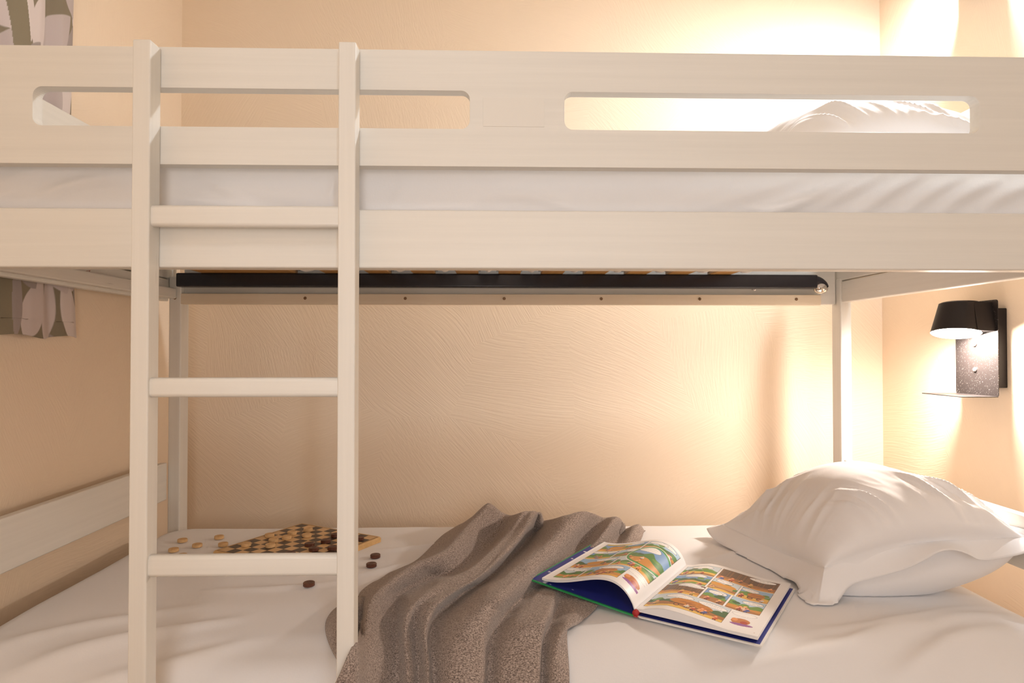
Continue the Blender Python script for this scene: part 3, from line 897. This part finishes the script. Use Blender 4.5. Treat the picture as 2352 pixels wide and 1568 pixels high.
# thin dark inlaid line round the field
for (a, b_, c, d) in ((-.1335, .1335, -.1335, -.1325), (-.1335, .1335, .1325, .1335), (-.1335, -.1325, -.1325, .1325), (.1325, .1335, -.1325, .1325)):
    k = len(V)
    V += [RB @ Vector(p) for p in ((a, c, th + .0003), (b_, c, th + .0003), (b_, d, th + .0003), (a, d, th + .0003))]
    Fq.append((k, k + 1, k + 2, k + 3)); mi.append(1)
o = mesh_obj('playing_field', V, Fq, [M_sq_l, M_sq_d], bd)
o.data.polygons.foreach_set('material_index', mi)
o['label'] = 'brown and pale inlaid squares'

pm = {}
for nm, mat in (('light', M_lightp), ('dark', M_darkp)):
    bm = bmesh.new()
    R0, H0 = .0118, .0078
    lathe(bm, [(R0 - .0012, 0), (R0, .001), (R0, H0 - .001), (R0 - .0008, H0), (R0 - .0022, H0), (R0 - .0028, H0 - .0006), (R0 - .0034, H0), (R0 - .0052, H0),
               (R0 - .0058, H0 - .0006), (R0 - .0064, H0), (R0 - .0082, H0), (R0 - .0088, H0 - .0006), (R0 - .0094, H0), (.0008, H0)], 36)
    bmesh.ops.recalc_face_normals(bm, faces=bm.faces)
    me = bpy.data.meshes.new('draughts_piece_' + nm); bm.to_mesh(me); bm.free()
    me.materials.append(mat)
    pm[nm] = me
random.seed(4)
for kind, onboard, spots in PIECES:
    for (x, y, label) in spots:
        o = bpy.data.objects.new('draughts_piece', pm[kind])
        COL.objects.link(o)
        o.location = (x, y, bz + th + .0004 if onboard else .4612 + float(wr_low(np.array([x]), np.array([y]))[0]))
        o.rotation_euler = (0, 0, random.uniform(0, 6.28))
        tag(o, label, 'game piece', ('light' if kind == 'light' else 'dark') + (' pieces on the draughts board' if onboard else ' pieces loose on the lower mattress'))

# ------------------------------------------------------------------ comic book
def srgb(c):
    c = np.asarray(c, float) / 255
    return np.where(c <= .04045, c / 12.92, ((c + .055) / 1.055) ** 2.4)


class Art:
    """a small painter on a w x h array (v runs from the top of the page down)"""
    def __init__(s, w, h, bg):
        s.a = np.empty((w, h, 3)); s.a[:] = bg
        s.U, s.V = np.meshgrid(np.linspace(0, 1, w), np.linspace(0, 1, h), indexing='ij')
        s.clip = np.ones((w, h), bool)

    def fill(s, m, c):
        s.a[m & s.clip] = c

    def rect(s, u0, v0, u1, v1, c):
        s.fill((s.U >= u0) & (s.U <= u1) & (s.V >= v0) & (s.V <= v1), c)

    def ell(s, u, v, ru, rv, c, ang=0.0):
        du, dv = s.U - u, (s.V - v)
        ca, sa = math.cos(ang), math.sin(ang)
        s.fill(((du * ca + dv * sa) / ru) ** 2 + ((-du * sa + dv * ca) / rv) ** 2 <= 1, c)

    def hill(s, u0, v0, u1, v1, base, amp, fr, ph, c):
        line = v0 + (v1 - v0) * base + (v1 - v0) * amp * (np.sin((s.U - u0) * fr + ph) * .6 + np.sin((s.U - u0) * fr * 2.3 + ph * 2) * .4)
        s.fill((s.V > line) & (s.V < v1) & (s.U > u0) & (s.U < u1), c)


SKY = [(150, 186, 218), (176, 204, 226), (120, 160, 205), (205, 218, 226)]
GROUND = [(226, 170, 74), (205, 140, 62), (122, 158, 70), (168, 112, 62), (232, 190, 90)]
BUSH = [(74, 128, 58), (104, 148, 66), (58, 100, 60)]
COAT = [(178, 62, 40), (200, 88, 44), (150, 52, 44), (120, 66, 44), (70, 88, 158), (228, 140, 60), (222, 214, 204), (190, 150, 60)]
SKIN, HAIR = (236, 176, 132), [(206, 104, 44), (120, 66, 36), (230, 184, 70)]


def panel(A, r, u0, v0, u1, v1, style=None):
    W_, H_ = u1 - u0, v1 - v0
    A.clip = (A.U > u0) & (A.U < u1) & (A.V > v0) & (A.V < v1)
    st_ = style or r.choice('flfwhf')
    A.rect(u0, v0, u1, v1, srgb(r.choice(SKY)))
    if st_ == 'w':
        A.rect(u0, v0, u1, v1, srgb((104, 74, 52)))
        for k in range(int(W_ * 40)):
            uu_ = u0 + r.random() * W_
            A.rect(uu_, v0, uu_ + .008, v1, srgb((132, 92, 60)))
    if st_ in 'flh':
        A.hill(u0, v0, u1, v1, .45, .10, 22, r.random() * 6, srgb(r.choice(BUSH)))
        for k in range(int(10 * W_) + 1):
            A.ell(u0 + r.random() * W_, v0 + H_ * (.35 + .2 * r.random()), .035, .020, srgb(r.choice(BUSH)))
    A.hill(u0, v0, u1, v1, .66, .05, 15, r.random() * 6, srgb(r.choice(GROUND)))
    A.hill(u0, v0, u1, v1, .86, .04, 19, r.random() * 6, srgb(r.choice(GROUND)))
    if st_ == 'l':
        for k in range(2):                          # huts
            c = u0 + W_ * (.2 + .6 * r.random())
            A.rect(c - .05, v0 + H_ * .45, c + .05, v0 + H_ * .75, srgb((196, 150, 100)))
            A.ell(c, v0 + H_ * .45, .07, H_ * .14, srgb((214, 150, 56)))
    if st_ == 'h':                                  # a hay wagon
        c = u0 + W_ * .55
        A.ell(c, v0 + H_ * .5, W_ * .28, H_ * .22, srgb((198, 128, 48)))
        for k in range(14):
            A.ell(c + (r.random() - .5) * W_ * .5, v0 + H_ * (.38 + .25 * r.random()), .030, .004, srgb((168, 96, 38)), -.3)
        A.rect(c - W_ * .26, v0 + H_ * .66, c + W_ * .26, v0 + H_ * .72, srgb((120, 66, 34)))
        for s_ in (-.15, .15):
            A.ell(c + s_ * W_, v0 + H_ * .78, .026, .020, srgb((96, 54, 30)))
            A.ell(c + s_ * W_, v0 + H_ * .78, .016, .012, srgb((190, 120, 60)))
    for k in range(max(2, int(W_ * 11))):           # little people, nobody in particular
        x = u0 + W_ * (.08 + .84 * r.random()); y = v0 + H_ * (.62 + .22 * r.random()); q_ = .8 + .6 * r.random()
        coat = srgb(r.choice(COAT))
        A.ell(x, y + .016 * q_, .017 * q_, .020 * q_, coat)
        A.ell(x - .012 * q_, y + .012 * q_, .006 * q_, .014 * q_, srgb(SKIN), .6)
        A.ell(x + .014 * q_, y + .010 * q_, .006 * q_, .013 * q_, coat, -.7)
        A.ell(x - .006 * q_, y + .036 * q_, .006, .010 * q_, srgb((88, 60, 44)))
        A.ell(x + .008 * q_, y + .036 * q_, .006, .010 * q_, srgb((88, 60, 44)))
        A.ell(x, y - .010 * q_, .013 * q_, .011 * q_, srgb(r.choice(HAIR)))
        A.ell(x + .003, y - .007 * q_, .009 * q_, .008 * q_, srgb(SKIN))
    for k in range(r.choice((1, 1, 2))):            # speech balloons with unreadable lines
        x, y = u0 + W_ * (.2 + .6 * r.random()), v0 + H_ * (.12 + .10 * r.random())
        ru, rv = min(W_ * .30, .12), H_ * .13
        A.ell(x, y, ru + .004, rv + .003, srgb((60, 60, 70)))
        A.ell(x, y, ru, rv, srgb((244, 242, 240)))
        for ln in (-.35, .3):
            for d_ in np.arange(-.6, .6, .13):
                if r.random() < .8:
                    A.rect(x + d_ * ru, y + ln * rv, x + (d_ + .08) * ru, y + ln * rv + .003, srgb((150, 150, 155)))
    A.clip[:] = True
    for (a, b_, c, d) in ((u0, v0, u1, v0 + .0022), (u0, v1 - .0022, u1, v1), (u0, v0, u0 + .003, v1), (u1 - .003, v0, u1, v1)):
        A.rect(a, b_, c, d, srgb((70, 58, 54)))


def page_art(side):
    r = random.Random(11 if side == 'right' else 23)
    A = Art(300, 400, srgb((240, 238, 238)))
    g = .016
    if side == 'right':
        rows_ = [(.050, .265, (.04, .38, .92), 'fw'), (.275, .475, (.04, .38, .64, .92), 'flh'), (.485, .690, (.04, .40, .62, .92), 'wff'), (.700, .935, (.04, .70, .92), 'hx')]
    else:
        rows_ = [(.050, .255, (.08, .60, .96), 'lf'), (.265, .465, (.08, .38, .64, .96), 'ffw'), (.475, .700, (.08, .52, .96), 'lf'), (.710, .940, (.08, .34, .78, .96), 'fhx')]
    for v0, v1, cuts, sty in rows_:
        for k in range(len(cuts) - 1):
            a, b_ = cuts[k] + (g if k else 0), cuts[k + 1]
            if sty[k] == 'x':                       # unframed closing drawing on white paper
                x, y = (a + b_) / 2, v0 + .14
                A.ell(x, y, .075, .045, srgb((196, 120, 66)))
                A.ell(x + .02, y + .045, .09, .018, srgb((150, 92, 160)))
                A.ell(x - .05, y - .015, .025, .022, srgb((226, 150, 96)))
                A.ell(x + .03, y + .01, .03, .022, srgb((176, 66, 44)))
                A.ell(x, v0 + .035, .10, .030, srgb((150, 150, 155)))
                A.ell(x, v0 + .035, .097, .028, srgb((244, 242, 240)))
            else:
                panel(A, r, a, v0, b_, v1, sty[k])
    if side == 'left':
        A.rect(.09, .055, .40, .078, srgb((222, 186, 40)))
        cu, cv = .80, .40                           # big round picture with a green border
        def rnd(k): return ((A.U - cu) / .215) ** 2 + ((A.V - cv) / .20) ** 2 <= k
        A.fill(rnd(1.16), srgb((240, 238, 238)))
        A.fill(rnd(1.08), srgb((66, 150, 70)))
        keep = A.a.copy()
        panel(A, r, .56, .18, 1.0, .62, 'f')
        m = rnd(.86)
        A.a[~m] = keep[~m]
        A.rect(.962, 0, 1.0, 1.0, srgb((240, 238, 238)))
    else:
        A.rect(.958, .955, .966, .962, srgb((200, 120, 60)))
    return A.a


book = thing('comic_book', 'open hardback comic book with green-edged cover lying between the grey blanket and the pillow', 'book', (.262, 1.188, .463))
sa = math.radians(55.2)
SD, WD = np.array([math.cos(sa), math.sin(sa), 0]), np.array([math.sin(sa), -math.cos(sa), 0])
O = np.array([.2600, 1.182, .4635])
PH, PW = .292, .215


def bk(u, v, w_):                                    # u across (right +), v up the spine, w height
    return O + u * WD + v * SD + np.array([0, 0, w_])


def prof_left(t):
    """left page: t=0 at the fold .. 1 at the outer edge -> (u, w)"""
    u = -.004 - .198 * t
    w_ = .010 + .003 * t + .054 * math.sin(math.pi * min(1, t * 1.02) ** .62) ** 1.15 * (1 - .62 * t) + .018 * t ** 1.6
    return u, w_


def prof_right(t):
    u = -.0035 + .2155 * t
    w_ = .006 + .004 * max(0, 1 - t * 14) + .0125 * math.sin(math.pi * min(1.0, t * 1.25 + .02) ** .8) * (t < .8) * max(0, (1 - t / .8)) ** .3 + .0075 * min(1, t * 4)
    return u, w_


def page(name, prof, mat, art=None, nu=300, nv=400, mirror=False, dw=0.0, parent=None, thick=None):
    ts = np.linspace(0, 1, nu)
    pr = np.array([prof(t) for t in ts])
    if thick is None:
        vsn = np.linspace(0, 1, nv)
        V = (O[None, None] + pr[:, None, :1] * WD + (vsn * PH)[None, :, None] * SD + np.array([0, 0, 1.]) * (pr[:, None, 1:] + dw))
        Fp = grid_faces(nu, nv)
        o = mesh_obj(name, V.reshape(-1, 3), Fp, mat, parent, True)
        if art is not None:
            A_ = art[:, ::-1]
            A_ = A_[::-1] if mirror else A_
            col = np.concatenate([A_.reshape(-1, 3), np.ones((nu * nv, 1))], 1).astype(np.float32)
            ca = o.data.color_attributes.new('print', 'FLOAT_COLOR', 'POINT')
            ca.data.foreach_set('color', col.ravel())
        return o


for side, prof in (('left', prof_left), ('right', prof_right)):
    # page block: a closed slab that follows the page
    ts = np.linspace(0, 1, 40)
    up_ = np.array([prof(t) for t in ts])
    thick = .0042 if side == 'left' else .0052
    lowz = up_[:, 1] - thick
    if side == 'right':
        lowz = np.maximum(np.minimum(lowz, .0085), .0045)
    V = []
    for i in range(40):
        for v in (0, 1):
            V.append(bk(up_[i, 0], v * PH, up_[i, 1] - .0003)); V.append(bk(up_[i, 0], v * PH, lowz[i]))
    Fp = []
    for i in range(39):
        a, b_ = i * 4, i * 4 + 4
        Fp += [(a, b_, b_ + 2, a + 2), (a + 1, a + 3, b_ + 3, b_ + 1), (a, a + 1, b_ + 1, b_), (a + 2, b_ + 2, b_ + 3, a + 3)]
    Fp += [(0, 2, 3, 1), (39 * 4, 39 * 4 + 1, 39 * 4 + 3, 39 * 4 + 2)]
    blk = mesh_obj('page_block', V, Fp, M_paper, book)
    pg = page('printed_page', prof, M_print, page_art(side), 300, 400, side == 'left', 0.0, blk)
    pg['label'] = side + ' page of colourful comic panels'


def cover(name, u0, u1, z0, z1, th_, mat_out, mat_in, parent):
    """flat hard cover: outside mat_out, inside endpaper mat_in"""
    v0, v1 = -.006, PH + .006
    V = [bk(u0, v0, z0), bk(u1, v0, z1), bk(u1, v1, z1), bk(u0, v1, z0), bk(u0, v0, z0 + th_), bk(u1, v0, z1 + th_), bk(u1, v1, z1 + th_), bk(u0, v1, z0 + th_)]
    o = mesh_obj(name, V, [(0, 3, 2, 1), (0, 1, 5, 4), (1, 2, 6, 5), (2, 3, 7, 6), (3, 0, 4, 7), (4, 5, 6, 7)], mat_out, parent)
    e = .0035 if u1 > u0 else -.0035
    du = (z1 - z0) / (u1 - u0)
    n1, n2 = 60, 150
    us, vs_ = np.linspace(u0, u1 - e, n1), np.linspace(v0 + .0035, v1 - .0035, n2)
    V = np.array([[bk(u, v, z0 + du * (u - u0) + th_ + .0003) for v in vs_] for u in us])
    ep = mesh_obj('endpaper', V.reshape(-1, 3), grid_faces(n1, n2), mat_in, o)
    return o, ep, us, vs_


cv, ep, us, vs_ = cover('cover', -.004, -.228, .0, .0225, .0028, M_green, M_print, book)
cv['label'] = 'green cover edge'
U_, V_ = np.meshgrid(np.linspace(0, 1, 60), np.linspace(0, 1, 150), indexing='ij')
A_ = np.empty((60, 150, 3)); A_[:] = srgb((44, 52, 140))
rr = random.Random(5)
edge_ = .945 - .05 * np.abs(noise2(V_ * 26, V_ * 0, 3)) - .03 * np.abs(noise2(V_ * 60, V_ * 0, 4))
A_[(U_ < edge_) & (U_ > .86) & (noise2(V_ * 5, V_ * 0, 8) > .0)] = srgb((226, 228, 240))
for k in range(26):
    cu, cv_, q_ = .6 + .38 * rr.random(), rr.random(), .006 + .012 * rr.random()
    A_[((U_ - cu) / q_) ** 2 + ((V_ - cv_) / (q_ * .7)) ** 2 < 1] = srgb((226, 228, 240))
ca = ep.data.color_attributes.new('print', 'FLOAT_COLOR', 'POINT')
ca.data.foreach_set('color', np.concatenate([A_.reshape(-1, 3), np.ones((9000, 1))], 1).astype(np.float32).ravel())
ep['label'] = 'blue endpaper with white splashes'
cv2, ep2, _, _ = cover('cover', .004, .2195, .0, .0, .0028, M_white, M_blue, book)
bm = bmesh.new()
lathe(bm, [(.0058, -.0055), (.0062, -.004), (.0062, .0), (.0058, .003)], 16, Matrix.Translation(Vector(bk(-.001, 0, .0064))) @ Matrix.Rotation(sa, 4, 'Z') @ Matrix.Rotation(math.pi / 2, 4, 'Y'))
bm_obj('headband', bm, M_red, book, True)
bm = bmesh.new()
a_, c_ = Vector(bk(0, -.006, 0)), Vector(bk(0, PH + .006, 0))
for (u0_, u1_, w0_, w1_) in ((-.0065, .0065, .0, .0022),):
    vs4 = [bm.verts.new(Vector(bk(u, v, w_))) for u, v, w_ in ((u0_, -.006, w0_), (u1_, -.006, w0_), (u1_, PH + .006, w0_), (u0_, PH + .006, w0_), (u0_, -.006, w1_), (u1_, -.006, w1_), (u1_, PH + .006, w1_), (u0_, PH + .006, w1_))]
    for f in ((0, 3, 2, 1), (0, 1, 5, 4), (1, 2, 6, 5), (2, 3, 7, 6), (3, 0, 4, 7), (4, 5, 6, 7)):
        bm.faces.new([vs4[k] for k in f])
bm_obj('spine', bm, M_red, book)

# ------------------------------------------------------------------ bedside wall lamps
def wall_lamp(z, glow, label):
    t = thing('wall_lamp', label, 'wall lamp', (XR, 1.624, z))
    pz0, pz1, px = z - .120, z + .120, 1.235
    box('mounting_box', (px + .0015, XR - .0005, 1.556, 1.69, pz0 + .022, pz1 - .021), M_lamp, t, .002)
    bm = bmesh.new()
    # back plate bent into a little shelf at its foot
    lpz = slot_loop(1.551, 1.697, pz0, pz1, .006, 4)
    fr = [bm.verts.new((px, y, zz_)) for y, zz_ in lpz]
    bk_ = [bm.verts.new((px + .0015, y, zz_)) for y, zz_ in lpz]
    bm.faces.new(fr); bm.faces.new(bk_[::-1])
    for k in range(len(fr)):
        bm.faces.new((fr[k], fr[(k + 1) % len(fr)], bk_[(k + 1) % len(fr)], bk_[k]))
    bm_obj('back_plate', bm, M_plate, t)
    box('shelf', (px - .094, px + .0005, 1.552, 1.696, pz0 - .0008, pz0 + .0012), M_lamp, t, .0005)
    # shade: a tilted cone with a neck that runs back to the plate
    cx, cy, zb, zt_ = 1.174, 1.612, z + .0385, z + .1165
    def tilt(x, y, k):
        return -k * (.12 * (x - cx) + .15 * (y - cy))
    bm = bmesh.new()
    vr = []
    for r, zz_, sh_, k in ((.0535, zb + .001, 0, 1), (.0555, zb, 0, 1), (.0490, zb + .038, .004, .7), (.0430, zt_ - .003, .008, .4), (.0400, zt_, .012, .4)):
        vr.append([bm.verts.new((cx + sh_ + r * math.cos(q), cy + r * math.sin(q), zz_ + tilt(cx + r * math.cos(q), cy + r * math.sin(q), k))) for q in np.linspace(0, 2 * math.pi, 48, endpoint=False)])
    m = len(vr[0])
    for a, b_ in zip(vr, vr[1:]):
        for k in range(m):
            bm.faces.new((a[k], a[(k + 1) % m], b_[(k + 1) % m], b_[k]))
    bm.faces.new(vr[-1])
    nk = [bm.verts.new(p) for p in ((cx + .015, cy - .056, zb + .006), (px - .0005, cy - .056, zb + .004), (px - .0005, cy + .056, zb - .006), (cx + .015, cy + .056, zb - .004),
                                    (cx + .015, cy - .042, zt_ - .001), (px - .0005, cy - .042, zt_ - .002), (px - .0005, cy + .042, zt_ - .006), (cx + .015, cy + .042, zt_ - .006))]
    for f in ((0, 3, 2, 1), (4, 5, 6, 7), (0, 1, 5, 4), (1, 2, 6, 5), (2, 3, 7, 6), (3, 0, 4, 7)):
        bm.faces.new([nk[k] for k in f])
    sh = bm_obj('lamp_shade', bm, M_lamp, t, True)
    md = sh.modifiers.new('split', 'EDGE_SPLIT'); md.split_angle = math.radians(40)
    bm = bmesh.new()
    rr_ = [[bm.verts.new((cx + .0532 * k * math.cos(q), cy + .0532 * k * math.sin(q), zb + .0005 - .0100 * math.sqrt(max(0, 1 - k * k)))) for q in np.linspace(0, 2 * math.pi, 40, endpoint=False)] for k in (1, .97, .88, .7, .4)]
    for a, b_ in zip(rr_, rr_[1:]):
        for k in range(len(a)):
            bm.faces.new((a[k], a[(k + 1) % len(a)], b_[(k + 1) % len(a)], b_[k]))
    bm.faces.new(rr_[-1])
    for v in bm.verts:
        v.co.z += tilt(v.co.x, v.co.y, 1)
    bmesh.ops.recalc_face_normals(bm, faces=bm.faces)
    me = bpy.data.meshes.new('diffuser'); bm.to_mesh(me); bm.free(); me.materials.append(glow)
    d = bpy.data.objects.new('diffuser', me); COL.objects.link(d); put(d, sh)
    for nm, zz_, prof_ in (('push_button', z + .0125, [(.0062, 0), (.0080, .0005), (.0080, .0030), (.0066, .0040), (.0054, .0034), (.0050, .0052), (.001, .0056)]),
                           ('screw', z - .0548, [(.0056, 0), (.0060, .001), (.0048, .0035), (.0022, .0045), (.0016, .0030), (.0005, .0030)])):
        bm = bmesh.new()
        lathe(bm, prof_, 20, Matrix.Translation((px, 1.628 if nm == 'push_button' else 1.627, zz_)) @ Matrix.Rotation(-math.pi / 2, 4, 'Y'))
        bm_obj(nm, bm, M_steel, t, True)
    return t


wall_lamp(.956, M_glow, 'dark bronze reading lamp with a small shelf, lit, on the wall beside the lower bunk')
wall_lamp(2.03, M_glow_hi, 'dark bronze reading lamp on the wall above the upper pillow')

# ------------------------------------------------------------------ curtain
nu, nv = 460, 600
wid, z0c, z1c = .86, .9795, 2.16
su = np.linspace(0, 1, nu)
sv = np.linspace(0, 1, nv)
SU, SV = np.meshgrid(su, sv, indexing='ij')
Yc = 1.512 - SU * .62 + .004 * np.sin(SV * 5 + SU * 9)
fold = np.interp(su, [0, .03, .09, .13, .20, .27, .34, .40, .50, .58, .68, .78, .88, 1], [.2, .5, .62, .05, .75, 1, .9, .1, .85, .2, .95, .15, .9, .2])
k_ = np.ones(11) / 11
fold = np.convolve(np.pad(fold, 5, 'edge'), k_, 'valid')
Xc = -.9905 + .036 * fold[:, None] * (1 - .12 * SV) + .0015 * np.sin(SV * 9 + SU * 30)
Zc = z1c - SV * (z1c - z0c) + .004 * np.sin(SU * 24) * (SV > .97)
Yc += (.030 * np.clip((SV - .55) / .45, 0, 1) ** 2) * (1 - SU) ** 3
A = Art(nu, nv, srgb((140, 130, 112)))
rc = random.Random(8)
A.U, A.V = SU * wid, SV * (z1c - z0c)
pal = [(222, 211, 208), (196, 184, 182), (212, 200, 198), (168, 157, 153)]
for i in range(-1, 12):
    for j in range(-1, 11):
        cu, cv_ = i * .085 + (.042 if j % 2 else 0) + rc.uniform(-.008, .008), j * .125 + rc.uniform(-.012, .012)
        an = rc.choice((-1, 1)) * rc.uniform(.25, .75) + math.pi / 2
        c = srgb(rc.choice(pal))
        du, dv = A.U - cu, A.V - cv_
        ca_, sa_ = math.cos(an), math.sin(an)
        p, q_ = du * ca_ + dv * sa_, -du * sa_ + dv * ca_
        hw = .042 * np.clip(1 - (p / .086) ** 2, 0, 1) ** .8 * (1 + .35 * p / .086)
        wt = np.clip((hw - np.abs(q_)) / .0022, 0, 1)[..., None] * (np.abs(p) < .086)[..., None]
        A.a = A.a * (1 - wt) + c * wt
A.fill(np.abs(A.U - (.29 + .04 * np.sin(A.V * 7))) < .035, srgb((142, 132, 112)))
V = np.stack([Xc, Yc, Zc], -1).reshape(-1, 3)
cu_ = mesh_obj('curtain', V, grid_faces(nu, nv), M_curtain, None, True)
ca = cu_.data.color_attributes.new('print', 'FLOAT_COLOR', 'POINT')
ca.data.foreach_set('color', np.concatenate([A.a.reshape(-1, 3), np.ones((nu * nv, 1))], 1).astype(np.float32).ravel())
md = cu_.modifiers.new('thick', 'SOLIDIFY'); md.thickness, md.offset = .0012, 0
tag(cu_, 'grey and olive leaf-patterned curtain hanging on the left wall behind the bunks', 'curtain')
rod = bmesh.new()
lathe(rod, [(.009, -.36), (.009, .36)], 20, Matrix.Translation((-.974, 1.20, 2.165)) @ Matrix.Rotation(math.pi / 2, 4, 'X'))
tag(bm_obj('curtain_rod', rod, M_steel, None, True), 'metal curtain rod along the left wall above the leaf-patterned curtain', 'curtain rod')
